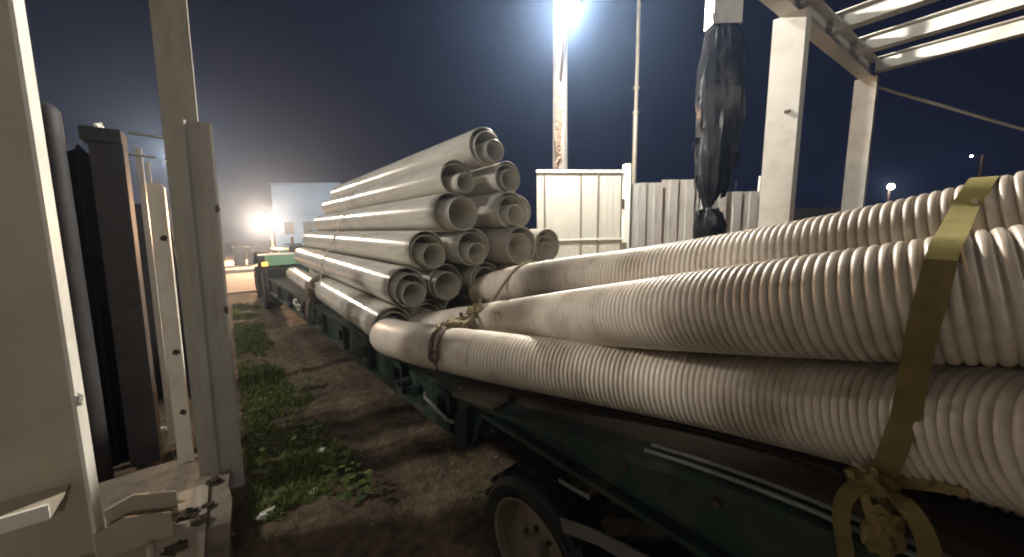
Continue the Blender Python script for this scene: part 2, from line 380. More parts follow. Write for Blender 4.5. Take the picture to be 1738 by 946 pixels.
# wheels
def wheel(cx, cyy, cz, face):
    """face -1: outer face towards -x"""
    w = bpy.data.objects.new('wheel', None); w.empty_display_size = .1; w.location = (cx, cyy, cz); link(w, TR)
    R, Rr, wd = 0.335, 0.238, 0.21; f = face
    bm = bmesh.new()
    prof = [(Rr-.005, f*0.075), (Rr+.02, f*.098), (Rr+.06, f*.107), (R-.035, f*.10), (R-.012, f*.085), (R, f*.06), (R, 0), (R, -f*.06), (R-.012, -f*.085), (R-.05, -f*.104), (Rr, -f*.08)]
    lathe(bm, prof, 48, axis='X', closed=True)
    for k in range(40):   # tread blocks
        a = 2*PI*k/40; rot = Matrix.Rotation(a, 4, 'X').to_3x3()
        box(bm, rot @ Vector((0.045*(1 if k % 2 else -1), 0, R+.004)), (0.08, 0.032, 0.016), rot)
    finish('tyre', bm, M['rubber'], w)
    bm = bmesh.new()
    prof = [(Rr-.012, f*.095), (Rr+.004, f*.10), (Rr-.004, f*.088), (Rr-.022, f*.07), (Rr-.03, f*.02), (Rr-.045, f*.0), (0.14, f*.012), (0.105, f*.03), (0.10, f*.03), (0.10, f*.028), (0.0995, -f*.0), (Rr-.04, -f*.02)]
    lathe(bm, prof, 48, axis='X')
    finish('rim', bm, M['rim'], w)
    bm = bmesh.new(); lathe(bm, [(0.001, f*.085), (0.045, f*.08), (0.052, f*.07), (0.056, f*.03), (0.098, f*.025), (0.098, f*.0)], 24, axis='X')
    finish('hub', bm, M['rim'], w)
    for k in range(6):
        a = 2*PI*k/6+.3; bm = bmesh.new(); lathe(bm, [(0.001, f*.05), (0.012, f*.05), (0.013, f*.03), (0.013, f*.02)], 6, (0, 0.08*math.cos(a), 0.08*math.sin(a)), 'X')
        finish('wheel_nut', bm, M['iron'], w, smooth=0)
for yy in (1.1, 0.27):
    for xx, f in ((0.045, -1), (2.41, 1)): wheel(xx, yy, 0.315, f)
    bm = bmesh.new(); tube(bm, [(0.13, yy, 0.315), (2.33, yy, 0.315)], 0.045, 10); finish('axle', bm, M['iron'], TR)
for y in (1.35, 1.0, .7, .4, .1, -.4, 2.2, 2.9, 3.55, 4.3, 5.15, 6.1):
    bm = bmesh.new(); lathe(bm, [(.001, -.012), (.012, -.012), (.014, -.004), (.014, .0)], 8, (0.049, y, dz(y)-.09), 'X'); finish('rail_bolt', bm, M['iron'], TR)
# small fittings on the near side
bm = bmesh.new(); band(bm, [(-.045, 0.93, 0.765), (-.05, 0.86, 0.775), (-.05, 0.78, 0.782)], (0, 0.3, 1), 0.016, 0.006); finish('fender_stay', bm, M['chrome'], TR)
bm = bmesh.new(); band(bm, [(-.06, 0.90, 0.60), (-.06, 0.75, 0.655), (-.06, 0.45, 0.72)], (0, -.2, 1), 0.055, 0.008); finish('fender_strip', bm, M['chrome'], TR)
bm = bmesh.new(); tube(bm, [(0.0, 2.12, .70), (-.03, 2.07, .70), (-.03, 1.80, .655), (0, 1.78, .64)], 0.011, 8); finish('grab_rod', bm, M['chrome'], TR)
obox('mud_flap', (-.06, 1.655, .54), (.12, 1.67, .76), M['rubber'], TR)
for y in (2.28, 2.44):
    bm = bmesh.new(); lathe(bm, [(0.03, -.035), (0.036, -.035), (0.036, .04), (0.03, .04)], 16, (0.0, y, 0.66), 'X', True); finish('rail_tube', bm, M['green'], TR)
# rods lying along the near deck edge (pale chain rail)
for off, zz in ((0.03, .012), (0.075, .01)):
    bm = bmesh.new(); tube(bm, [(off, y, dz(y)+zz) for y in (.62, .5, .4, .3, .2, .1, 0, -.15)], 0.007, 8); finish('edge_rod', bm, M['zinc_d'], TR)

# loose board on the deck edge
bm = bmesh.new(); box(bm, (0, 0, 0), (0.16, 0.30, 0.03)); o = finish('loose_board', bm, M['wood'], bevel=0.004)
o.location = (0.985, 1.55, 0.875); o.rotation_euler = (math.radians(-4), 0, math.radians(12))
tag(o, 'short loose timber board lying on the trailer deck edge under the lowest ribbed pipe', 'board')

# ------------------------------------------------------------------ PVC pipe stack
def pvc(c, y0, y1, r, label, th=0.0075, m='pvc', group='smooth pvc pipes stacked on the trailer', seg=40, tilt=(0, 0)):
    bm = bmesh.new(); prof = []
    L = y1-y0; n = 10
    prof += [(r-.002, 0.0), (r, 0.002)]
    prof += [(r, L*k/n) for k in range(1, n)]
    prof += [(r, L-.002), (r-.002, L)]
    prof += [(r-th+.001, L), (r-th, L-.002)]
    prof += [(r-th, L*k/n) for k in range(n-1, 0, -1)]
    prof += [(r-th, 0.003), (r-th+.0015, 0.0)]
    rings = lathe(bm, prof, seg, closed=True)
    o = finish('pvc_pipe', bm, M[m], smooth=40)
    o.location = (c[0], y0, c[1]); o.rotation_euler = (tilt[0], random.uniform(0, 6), tilt[1]) if False else (tilt[0], 0, tilt[1])
    tag(o, label, 'pipe', group); return o
def nested(c, R, y0, y1, th, r, dx, out, label, m='pvc_in'):
    """pipe lying inside a bigger one, resting on its floor"""
    ri = R-th-0.001; dxx = dx; d = ri-r
    dzz = -math.sqrt(max(d*d-dxx*dxx, 0))
    pvc((c[0]+dxx, c[1]+dzz), y0-out, y1-0.3, r, label, 0.0065, m, 'smaller pvc pipes nested inside the stacked pipes', 32)
    return (c[0]+dxx, c[1]+dzz)
row = ['bottom', 'second', 'third', 'fourth', 'fifth', 'top']
R0 = 0.155
stack = [
 # name, (x, z), y face, y end, R, nested list of (radius, dx, out)
 ('near bottom row pipe behind the smooth end of the lowest ribbed pipe', (0.955, 0.998), 2.76, 5.1, R0, [(0.130, 0.006, 0.0), (0.098, 0.01, -.05)]),
 ('leftmost pipe of the second row with two pipes stepped inside', (1.061, 1.304), 2.70, 7.45, R0, [(0.128, 0.008, 0.07), (0.092, 0.008, 0.10)]),
 ('leftmost pipe of the third row with a small pipe poking out', (1.243, 1.581), 2.70, 7.6, R0, [(0.134, 0.0, .0), (0.096, 0.01, 0.11)]),
 ('leftmost pipe of the fourth row with a wide pipe sticking out of it', (1.42, 1.874), 2.60, 7.5, R0, [(0.128, 0.010, 0.17)]),
 ('leftmost pipe of the fifth row with a small pipe on its floor', (1.567, 2.166), 2.75, 7.4, 0.15, [(0.132, 0.0, -.03), (0.082, 0.012, 0.12)]),
 ('topmost pipe of the whole stack', (1.763, 2.412), 2.60, 7.5, R0, [(0.132, 0.006, .03), (0.088, 0.022, 0.10)]),
 ('second pipe of the bottom row, behind the knot of the rope', (1.30, 0.998), 2.86, 7.6, R0, [(0.132, 0.0, -.02), (0.10, 0.0, 0.0)]),
 ('second pipe of the second row with one wide pipe to its left side', (1.41, 1.303), 2.72, 7.5, R0, [(0.116, -0.024, 0.07)]),
 ('second pipe of the third row, in the middle of the stack end', (1.555, 1.597), 2.50, 7.4, 0.150, [(0.132, 0.0, -.03), (0.086, -0.004, 0.06)]),
 ('second pipe of the fourth row, right of the wide stepped-out pipe', (1.862, 1.892), 2.40, 7.3, 0.146, [(0.126, 0.0, .0), (0.084, -0.006, 0.07)]),
 ('right hand pipe of the fifth row, just under the topmost pipe', (1.952, 2.172), 2.55, 7.3, 0.136, [(0.122, 0.0, -.01), (0.094, 0.012, 0.02)]),
 ('third pipe of the third row with one wide pipe inside', (1.89, 1.60), 2.30, 7.3, R0, [(0.120, -0.02, 0.0)]),
 ('last pipe on the right of the third row, against the cream gate', (2.235, 1.582), 2.36, 7.3, 0.15, [(0.136, 0.0, -.04), (0.112, 0.01, -.03), (0.08, 0.0, -.02)]),
 ('last pipe on the right of the fourth row, peeping out behind its neighbour', (2.20, 1.895), 2.72, 7.4, R0, [(0.125, 0.0, 0.0)]),
 ('third pipe of the second row, half hidden by the topmost ribbed pipe', (1.745, 1.30), 2.62, 7.4, R0, [(0.13, 0.0, 0.0)]),
 ('fourth pipe of the second row, tucked behind the topmost ribbed pipe', (2.08, 1.305), 2.70, 7.4, R0, [(0.12, 0.0, 0.0)]),
]
inner_txt = {
 0: ['ring shaped pipe end just inside the near bottom row pipe', 'dark innermost pipe in the near bottom row pipe'],
 1: ['middle pipe stepped inside the leftmost second row pipe', 'small pipe poking furthest out of the leftmost second row pipe'],
 2: ['thin ringed pipe set back in the leftmost third row pipe', 'small pipe poking out of the leftmost third row pipe'],
 3: ['wide pipe sticking well out of the leftmost fourth row pipe'],
 4: ['thin ringed pipe set back in the leftmost fifth row pipe', 'small pipe on the floor of the leftmost fifth row pipe'],
 5: ['thin ringed pipe inside the topmost pipe', 'small pipe leaning right inside the topmost pipe'],
 6: ['thin ringed pipe inside the second bottom row pipe', 'dark small pipe inside the second bottom row pipe'],
 7: ['wide pipe at the left inside the second pipe of the second row'],
 8: ['thin ringed pipe inside the middle pipe of the third row', 'small pipe low inside the middle pipe of the third row'],
 9: ['thin ringed pipe inside the second fourth row pipe', 'small pipe inside the second fourth row pipe'],
 10: ['thin ringed pipe inside the right hand fifth row pipe', 'small pipe inside the right hand fifth row pipe'],
 11: ['wide pipe at the left inside the third pipe of the third row'],
 12: ['outer thin ring inside the last third row pipe by the gate', 'middle thin ring inside the last third row pipe by the gate', 'smallest ring inside the last third row pipe by the gate'],
 13: ['pipe inside the half hidden last pipe of the fourth row'],
 14: ['pipe inside the half hidden third pipe of the second row'],
 15: ['pipe inside the tucked away fourth pipe of the second row'],
}
for i, (lab, c, y0, y1, R, ins) in enumerate(stack):
    pvc(c, y0, y1, R, 'cream '+lab)
    cc, RR, th = c, R, 0.0075
    for j, (r, dx, out) in enumerate(ins):
        cc = nested(cc, RR, y0, y1, th, r, dx, out, 'cream '+inner_txt[i][j]); RR, th = r, 0.0065
pvc((0.925, 0.972), 5.2, 7.75, 0.128, 'short thinner cream pipe of the bottom row, beyond the tied rag')
for x, y0 in ((1.63, 2.9), (1.96, 2.95)):
    pvc((x, 0.998), y0, 7.4, R0, 'cream smooth pipe of the bottom row hidden %s the ribbed pipes' % ('just under' if x < 1.8 else 'furthest right under'))

# strap over the stack slope
st = [(2.3, 5.7, 2.05), (2.13, 5.65, 2.20), (1.86, 5.62, 2.55), (1.77, 5.6, 2.572), (1.66, 5.58, 2.53), (1.60, 5.55, 2.46), (1.42, 5.42, 2.235), (1.27, 5.3, 1.94), (1.10, 5.15, 1.655), (0.915, 5.0, 1.375), (0.89, 4.98, 1.27), (0.85, 4.95, 1.12), (0.79, 5.0, 1.03)]
bm = bmesh.new(); band(bm, spline(st, 3), (0, 1, 0), 0.045, 0.003)
tag(finish('tie_strap', bm, M['tan'], smooth=50), 'thin tan strap running down the slope of the smooth pipe stack', 'strap')
# rag bundle at the far end of the bottom pipe
t = empty('tied_rag', (0.90, 5.15, 0.9)); tag(t, 'crumpled brown rag knotted round the bottom smooth pipe above the green rail', 'rag')
bm = bmesh.new()
pts = []
for k in range(25):
    a = 2*PI*k/24; rr = 0.178+0.02*noise.noise(Vector((k*.5, 1, 1)))
    pts.append((0.03+rr*math.cos(a), 0.10*noise.noise(Vector((math.cos(a)*2, math.sin(a)*2, 4))), 0.085+rr*math.sin(a)))
tube(bm, pts, lambda i: 0.035+0.018*noise.noise(Vector((i*.9, 0, 0))), 10)
finish('wrap', bm, M['rag'], t, smooth=60)
bm = bmesh.new(); lump(bm, (-0.12, -0.02, 0.13), 0.075, 3, 0.5, 2.6, (1, 1.2, 1.2), 3); lump(bm, (-0.13, 0.03, 0.02), 0.06, 3, 0.5, 2.4, (1, 1.4, 1.4), 8); finish('knot', bm, M['rag'], t, smooth=60)
for j, (dy, L) in enumerate(((0.0, .34), (0.09, .28), (-.06, .24))):
    bm = bmesh.new(); band(bm, spline([(-.13, dy*.5, .08), (-.17, dy, -.04), (-.185, dy+.03, -.16), (-.19, dy+.02, -L)], 4), (0, 1, .2), lambda i: 0.06-.002*i, .004); finish('tail', bm, M['rag'], t, smooth=60)
for j, (px, py, pz) in enumerate(((0.70, 5.75, 0.70), (0.69, 5.95, 0.74))):
    bm = bmesh.new(); lump(bm, (0, 0, 0), 0.05, 2, 0.9, 2.2, (.5, 1.0, 1.0), 30+j); o = finish('plastic_shred', bm, M['paper'], smooth=0); o.location = (px, py, pz)
    tag(o, ('white torn plastic shred caught on the green rail, nearer the rag' if j == 0 else 'white torn plastic shred caught on the green rail, further from the rag'), 'litter', 'white shreds on the rail')

# ------------------------------------------------------------------ corrugated pipes
CC = ([0.13064, -0.55055, 0.43393, 1.1569], [-0.04089, 0.18632, -0.33707, 1.31835])
CB = ([-0.08122, 0.23066, -0.03266, 1.12182], [0.00372, -0.01401, -0.22673, 1.59969])
CA = ([0.01116, -0.01677, 0.09749, 1.36233], [-0.02356, 0.08679, -0.25898, 1.70773])
def pv(c, y):
    r = 0
    for k in c: r = r*y+k
    return r
def cen(c, y):
    if y >= -.12: return Vector((pv(c[0], y), y, pv(c[1], y)))
    b = cen(c, -.119); s = (cen(c, -.099)-b)/0.02; q = 1-math.exp((y+.119)/.22)
    return Vector((b.x-s.x*.22*q, y, b.z-s.z*.22*q))
RC = 0.125
def corrugated(c, y_far, y_smooth, y_near, label, pitch=0.0205, seg=44, socket=True):
    root = empty('ribbed_pipe', cen(c, y_far)); tag(root, label, 'pipe', 'ribbed drainage pipes strapped on the trailer')
    off = root.location.copy()
    # arclength samples
    N = 4000; P = [cen(c, lerp(y_far, y_near, k/N)) for k in range(N+1)]
    S = [0]
    for a, b in zip(P, P[1:]): S.append(S[-1]+(b-a).length)
    ssm = S[int((y_far-y_smooth)/(y_far-y_near)*N)]
    def at(s):
        lo, hi = 0, N
        while hi-lo > 1:
            m = (lo+hi)//2
            if S[m] <= s: lo = m
            else: hi = m
        t = (s-S[lo])/max(1e-9, S[hi]-S[lo]); return P[lo].lerp(P[hi], t)
    # smooth spigot end: open tube with a rounded lip
    bm = bmesh.new(); pts = []; rad = []
    ss = [0.0, 0.006, 0.02, 0.05]+[0.05+(ssm-.05)*k/14 for k in range(1, 15)]
    for s in ss: pts.append(at(s)-off)
    rr = [RC-.012, RC-.004, RC-.001, RC]+[RC+0.002*math.sin(k*1.1) for k in range(14)]
    # inner return
    ins = [at(s)-off for s in (0.25, 0.1, 0.0)]
    tube(bm, ins+pts, lambda i: ([RC-.02, RC-.02, RC-.02]+rr)[i], seg, caps=False)
    finish('spigot_end', bm, M['corr'], root, smooth=50)
    bm = bmesh.new(); pts = []; rr = []; gv = []
    s = ssm-0.004; smax = S[-1]; k = 0
    sub = ((0.0, -0.0050), (0.08, -.0024), (0.20, .0012), (0.36, 0.003), (0.64, 0.003), (0.80, .0012), (0.92, -.0024))
    while s < smax:
        g = min(1.0, 0.8+k/9.0)
        for f, d in sub:
            q = s+f*pitch
            if q > smax: break
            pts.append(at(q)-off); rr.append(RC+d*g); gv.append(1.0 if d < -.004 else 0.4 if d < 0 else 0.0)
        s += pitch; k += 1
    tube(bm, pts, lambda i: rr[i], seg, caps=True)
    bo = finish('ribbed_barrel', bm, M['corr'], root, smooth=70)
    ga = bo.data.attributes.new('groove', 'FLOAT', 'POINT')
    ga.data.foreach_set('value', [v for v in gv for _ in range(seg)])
    return root
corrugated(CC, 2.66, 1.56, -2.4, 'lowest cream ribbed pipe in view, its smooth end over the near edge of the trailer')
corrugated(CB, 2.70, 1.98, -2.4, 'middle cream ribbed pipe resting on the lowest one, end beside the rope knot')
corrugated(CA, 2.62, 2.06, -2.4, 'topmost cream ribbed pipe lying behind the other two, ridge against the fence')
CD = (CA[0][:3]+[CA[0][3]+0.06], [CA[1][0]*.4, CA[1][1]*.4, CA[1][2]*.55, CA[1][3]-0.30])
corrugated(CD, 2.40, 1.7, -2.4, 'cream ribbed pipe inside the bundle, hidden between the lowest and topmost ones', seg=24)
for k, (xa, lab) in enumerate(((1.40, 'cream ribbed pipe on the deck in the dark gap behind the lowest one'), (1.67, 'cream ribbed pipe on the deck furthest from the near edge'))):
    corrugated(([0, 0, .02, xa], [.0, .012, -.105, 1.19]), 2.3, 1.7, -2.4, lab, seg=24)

# ------------------------------------------------------------------ webbing strap round the ribbed pipes
def on(c, y, deg, r=RC+.0085):
    a = math.radians(deg); y0 = y
    for _ in range(6):
        p = cen(c, y0); t = (cen(c, y0+.01)-cen(c, y0-.01)).normalized()
        u = Vector((t.y, -t.x, 0)).normalized(); w = u.cross(t)
        q = p+u*(math.cos(a)*r)+w*(math.sin(a)*r); y0 += y-q.y
    return q
S1 = empty('webbing_strap', (1.02, 0.1, 1.2)); tag(S1, 'wide yellowish webbing strap pulled over the ribbed pipes and knotted at the deck edge', 'strap')
off = S1.location.copy()
up_pts = [on(CA, -.02, -10), on(CA, -.01, 20), on(CA, 0, 50), on(CA, .005, 75), on(CA, .012, 105), on(CA, .02, 130), on(CA, .03, 148), on(CB, .036, 95), on(CB, .04, 118), on(CB, .043, 140)]
lo_pts = [on(CB, .043, 140), on(CB, .045, 160), on(CB, .048, 180), on(CB, .052, 200), on(CC, .06, 160, RC+.012), on(CC, .066, 180, RC+.014), on(CC, .073, 200, RC+.018), on(CC, .080, 215, RC+.022), on(CC, .088, 230, RC+.024), on(CC, .095, 243, RC+.022)]
wd = (0, 1, 0)
bm = bmesh.new(); band(bm, [p-off for p in spline(up_pts, 4)], wd, 0.04, 0.003); o = finish('upper_band', bm, M['strap_lit'], S1, smooth=60); o['label'] = 'pale yellow stretch of strap over the top, light put into its colour'
bm = bmesh.new(); band(bm, [p-off for p in spline(lo_pts, 4)], wd, 0.041, 0.003); o = finish('lower_band', bm, M['strap'], S1, smooth=60); o['label'] = 'brown stretch of strap down the front, shade put into its colour'
kc = Vector((1.045, 0.095, 1.19))-off
bm = bmesh.new(); lump(bm, kc, 0.034, 3, 0.5, 2.3, (.8, 1.0, 1.0), 2); lump(bm, kc+Vector((0, -.02, -.03)), 0.026, 3, 0.5, 2.5, (.8, 1.1, 1), 5); finish('knot', bm, M['strap'], S1, smooth=60)
bm = bmesh.new(); band(bm, [p for p in spline([kc+Vector((-.01, 0, .02)), Vector((1.005, .125, 1.165))-off, Vector((1.0, .13, 1.11))-off, Vector((1.0, .115, 1.03))-off, Vector((1.02, .10, 0.93))-off], 5)], [(0, 1, .25)]*21, lambda i: .03, .003); finish('hanging_tail', bm, M['strap_o'], S1, smooth=60)
bm = bmesh.new(); band(bm, spline([kc+Vector((-.01, -.01, .015)), Vector((1.005, .05, 1.2))-off, Vector((1.0, .02, 1.17))-off, Vector((1.0, .0, 1.10))-off, Vector((1.01, .0, .95))-off], 5), (0, 1, .3), .034, .003); finish('hanging_tail', bm, M['strap'], S1, smooth=60)
bm = bmesh.new(); band(bm, spline([kc+Vector((0, 0, .012)), on(CC, .05, 232, RC+.012)-off, on(CC, .0, 222, RC+.012)-off, on(CC, -.03, 222, RC+.01)-off], 5), (0.2, .2, 1), lambda i: .03-.001*i, .004); finish('side_tail', bm, M['strap'], S1, smooth=60)
bm = bmesh.new(); lump(bm, Vector((1.0, .07, 1.12))-off, 0.03, 3, 0.6, 2.2, (.7, 1.0, 1.6), 12); finish('bunched_fold', bm, M['strap'], S1, smooth=60)
bm = bmesh.new(); band(bm, spline([kc+Vector((-.02, .01, .03)), kc+Vector((-.035, .02, .045)), kc+Vector((-.04, .028, .05))], 3), (0, .3, 1), .008, .002); finish('frayed_end', bm, M['tan'], S1, smooth=60)

# ------------------------------------------------------------------ rope with knot and buckle
S2 = empty('rope_lashing', (0.9, 1.75, 1.2)); tag(S2, 'brown rope over the ribbed pipe ends with a rough knot and iron buckle', 'rope')
off = S2.location.copy()
pr = [Vector((1.72, 1.75, 1.43)), on(CA, 1.80, 60, RC+.01), on(CA, 1.82, 90, RC+.01), on(CA, 1.84, 130, RC+.01), on(CA, 1.90, 165, RC+.012), Vector((1.33, 1.97, 1.24)), on(CB, 1.98, 120, RC+.012), on(CB, 2.02, 150, RC+.012), Vector((1.10, 1.95, 1.17)), on(CC, 1.85, 85, RC+.014), on(CC, 1.79, 110, RC+.014)]
bm = bmesh.new(); tube(bm, [p-off for p in spline(pr, 5)], 0.010, 8); finish('rope', bm, M['rope'], S2, smooth=60)
bm = bmesh.new()
for k in range(9):
    q = spline([on(CC, 1.82+random.uniform(-.05, .05), 60+random.uniform(-10, 15), RC+.02), on(CB, 2.0+random.uniform(-.08, .08), 165+random.uniform(-15, 25), RC+.02), on(CB, 2.02+random.uniform(-.1, .1), 125+random.uniform(-25, 25), RC+.025)], 5)
    tube(bm, [p-off+Vector((random.uniform(-.008, .008), 0, random.uniform(-.004, .012))) for p in q], random.uniform(.008, .013), 7)
lump(bm, on(CB, 1.99, 140, RC+.015)-off, 0.042, 3, 0.5, 2.4, (1, 1.2, .8), 4)
lump(bm, on(CC, 1.80, 72, RC+.02)-off, 0.030, 3, 0.5, 2.4, (1.2, 1.4, .8), 6)
finish('knot', bm, M['rope'], S2, smooth=60)
for dy in (-.028, .028):
    bm = bmesh.new(); tube(bm, [p-off for p in spline([on(CC, 1.77+dy*.6, 105, RC+.013), on(CC, 1.745+dy, 130, RC+.014), on(CC, 1.72+dy, 155, RC+.014), on(CC, 1.71+dy*1.1, 180, RC+.014)], 5)], 0.010, 8); finish('buckle_cord', bm, M['iron'], S2, smooth=60)
bm = bmesh.new()
lp = [on(CC, 1.71+.03*math.sin(2*PI*k/16), 178+13*math.cos(2*PI*k/16), RC+.016)-off for k in range(17)]
tube(bm, lp, .0085, 8); finish('buckle', bm, M['iron'], S2, smooth=60)
bm = bmesh.new(); tube(bm, [p-off for p in spline([on(CC, 1.71, 193, RC+.014), Vector((0.865, 1.80, 0.93)), Vector((0.895, 1.95, .83)), Vector((0.93, 2.02, .74))], 5)], .0045, 6); finish('thin_cord', bm, M['iron'], S2, smooth=60)

# ------------------------------------------------------------------ tractor in front of the trailer
T = empty('tractor', (1.35, 10.2, 0)); tag(T, 'green farm tractor hitched to the far end of the trailer', 'tractor')
T.rotation_euler = (0, 0, math.atan(RX))
def twheel(x, y, R, w):
    e = bpy.data.objects.new('wheel', None); e.location = (x, y, R); link(e, T)
    bm = bmesh.new(); lathe(bm, [(R*.55, w*.4), (R*.75, w*.5), (R*.95, w*.46), (R, w*.3), (R, -w*.3), (R*.95, -w*.46), (R*.75, -w*.5), (R*.55, -w*.4)], 36, axis='X', closed=True)
    for k in range(22):
        a = 2*PI*k/22; rot = Matrix.Rotation(a, 4, 'X').to_3x3() @ Matrix.Rotation(.6*(1 if k % 2 else -1), 4, 'Z').to_3x3()
        box(bm, Matrix.Rotation(a, 4, 'X').to_3x3() @ Vector((w*.24*(1 if k % 2 else -1), 0, R+.008)), (w*.5, .05, .05), rot)
    finish('tyre', bm, M['rubber'], e)
    bm = bmesh.new(); lathe(bm, [(.02, w*.1), (R*.3, w*.12), (R*.5, w*.3), (R*.56, w*.36), (R*.56, -w*.36), (R*.5, -w*.3), (R*.3, -w*.12), (.02, -w*.1)], 28, axis='X'); finish('rim', bm, M['rim'], e)
for x in (-.66, .66): twheel(x, -.1, .60, .34)
for x in (-.62, .62): twheel(x, 1.75, .40, .24)
for s in (-1, 1):
    bm = bmesh.new(); rows = []
    for k in range(13):
        a = math.radians(48+k*95/12); rr = .70
        yy, zz = -.1-rr*math.cos(a), .60+rr*math.sin(a)
        rows.append([bm.verts.new((s*.44, yy, zz)), bm.verts.new((s*.88, yy, zz)), bm.verts.new((s*.88, yy*.97, zz-.03)), bm.verts.new((s*.44, yy*.97, zz-.03))])
    for a, b in zip(rows, rows[1:]):
        for k in range(4): bm.faces.new((a[k], a[(k+1) % 4], b[(k+1) % 4], b[k]))
    bm.faces.new(rows[0]); bm.faces.new(rows[-1]); f = finish('fender', bm, M['dark'], T, smooth=50)
    obox('indicator_lamp', (s*.80-.05, -.80, 1.02), (s*.80+.05, -.765, 1.10), M['lens'] if s < 0 else M['rim'], f, .006)
obox('rear_panel', (-.78, -.76, 1.02), (.80, -.70, 1.24), M['tgreen'], T, .015)
obox('panel_edge', (-.90, -.77, 1.243), (.80, -.69, 1.275), M['gate'], T, .01)
obox('rear_body', (-.43, -.5, .42), (.43, .55, 1.02), M['dark'], T, .04)
obox('platform', (-.44, -.45, 1.03), (.44, .7, 1.10), M['tgreen'], T, .02)
obox('hood', (-.30, .7, .75), (.30, 2.15, 1.28), M['tgreen'], T, .06)
obox('grille', (-.26, 2.152, .70), (.26, 2.2, 1.2), M['dark'], T, .02)
bm = bmesh.new(); boxmm(bm, (-.24, -.3, 1.105), (.24, .15, 1.2)); boxmm(bm, (-.24, -.36, 1.205), (.24, -.28, 1.42)); finish('seat', bm, M['dark'], T, bevel=.02)
bm = bmesh.new(); lathe(bm, [(.19, -.012), (.202, 0), (.19, .012), (.178, 0)], 24, (0, .55, 1.42), 'Z', True); tube(bm, [(0, .72, 1.12), (0, .55, 1.42)], .02, 8); finish('steering_wheel', bm, M['dark'], T)
bm = bmesh.new(); tube(bm, [(.18, 1.6, 1.28), (.18, 1.6, 1.6)], .03, 10); finish('exhaust', bm, M['iron'], T)

# ------------------------------------------------------------------ street lamps and added fill lamps
def street_lamp(base, hgt, arm, bulb_r, strength, col, label, pole_r=0.11, ext=0.25, name='street_lamp', drop=0.0, m='pole'):
    """arm: vector (dx, dy) from pole top to the bulb"""
    root = empty(name, base); tag(root, label, 'street lamp', 'street lamps')
    bm = bmesh.new(); tube(bm, [(0, 0, -.3), (0, 0, hgt*.5), (0, 0, hgt+ext)], lambda i: pole_r*(1.15-.15*i), 16); finish('pole', bm, M[m], root)
    a = Vector((arm[0], arm[1], 0)); n = a.normalized() if a.length > 0 else Vector((0, -1, 0))
    bm = bmesh.new(); tube(bm, spline([(0, 0, hgt), (a.x*.4, a.y*.4, hgt+.22), (a.x*.85, a.y*.85, hgt+.25)], 6), 0.03, 8); finish('arm', bm, M['iron'], root)
    c = Vector((a.x, a.y, hgt+.25))
    bm = bmesh.new(); lathe(bm, [(.02, .16), (bulb_r*.8, .13), (bulb_r*1.12, .03), (bulb_r*1.15, -.01), (bulb_r*1.08, -.01), (bulb_r*1.05, .02), (.02, .10)], 20, c, 'Z'); finish('lamp_hood', bm, M['iron'], root)
    bm = bmesh.new(); bmesh.ops.create_uvsphere(bm, u_segments=12, v_segments=8, radius=bulb_r)
    for v in bm.verts: v.co = v.co+c-Vector((0, 0, bulb_r*.95))
    finish('bulb', bm, emit('bulb_light', col, strength), root)
    return root
street_lamp((6.36, 6.28, 0), 4.94, (-1.76, -1.95), 0.13, LAMP_MAIN, (1.0, 0.93, 0.82), 'tall concrete street lamp glaring white behind the cream gate', 0.18, 2.2)
street_lamp((2.1, 25.2, 0.14), 2.34, (-.33, -.3), 0.30, LAMP_FAR, (1.0, 0.58, 0.30), 'low glaring orange-white street lamp at the far end of the road', 0.06, m='iron')
street_lamp((36.4, 4.3, 0), 3.95, (-.3, -.1), 0.17, 160.0, (1.0, 0.93, 0.80), 'small distant street lamp seen above the ribbed pipes between two steel columns', 0.07, m='iron')
street_lamp((41.9, .55, 0), 5.9, (-.3, .5), 0.055, 120.0, (0.9, 0.95, 1.0), 'faintest distant street lamp near the right edge below the brace', 0.10, m='iron')
street_lamp((0.8, -9.4, 0), 5.4, (-.1, .5), 0.15, FILL_BACK, (1.0, 0.92, 0.80), 'unseen fill lamp added behind the trailer to light the pipe ends', 0.08)  # added out of view to light the near pipe ends

street_lamp((-1.22, 18.6, 0), 4.45, (.0, -.5), 0.17, FILL_AHEAD, (1.0, 0.84, 0.66), 'unseen lamp added up the road behind the tall beige post for the pipe highlights', 0.06)  # added behind the post for the streaks along the smooth pipes
street_lamp((-8.0, 6.1, 0), 8.0, (.5, -.2), 0.40, FILL_SIDE, (1.0, 0.95, 0.86), 'unseen fill lamp added on the far side of the left fence', 0.08)  # added out of view to light the pipe sides
# dry vine and wires on the pole
bm = bmesh.new()
for k in range(9):
    ph = random.random()*6; pts = []
    for q in range(26):
        z = 5.0-2.4*q/25; s = q/25
        d = 0.17+0.30*s*random.uniform(.1, 1.1)
        pts.append((6.36-d*.75+.05*math.sin(ph+q), 6.28-d*.55+.05*math.cos(ph*2+q*1.3), z))
    tube(bm, pts, random.uniform(.008, .017), 5)
for _ in range(420):
    z = random.uniform(2.6, 5.0); s = (5.0-z)/2.4; d = .16+.42*s*random.random()
    c = Vector((6.36-d*.8+random.uniform(-.05, .05), 6.28-d*.6+random.uniform(-.05, .05), z)); L = random.uniform(.03, .08)
    t = Vector((random.uniform(-1, 1), random.uniform(-1, 1), random.uniform(-1, .6)))*L; s2 = Vector((random.uniform(-1, 1), random.uniform(-1, 1), random.uniform(-1, 1)))*L*.5
    bm.faces.new([bm.verts.new(c), bm.verts.new(c+t*.5+s2), bm.verts.new(c+t)])
tag(finish('dry_vine', bm, M['vine'], smooth=0), 'dry reddish vine and loose wires climbing the left of the tall lamp pole', 'vine')
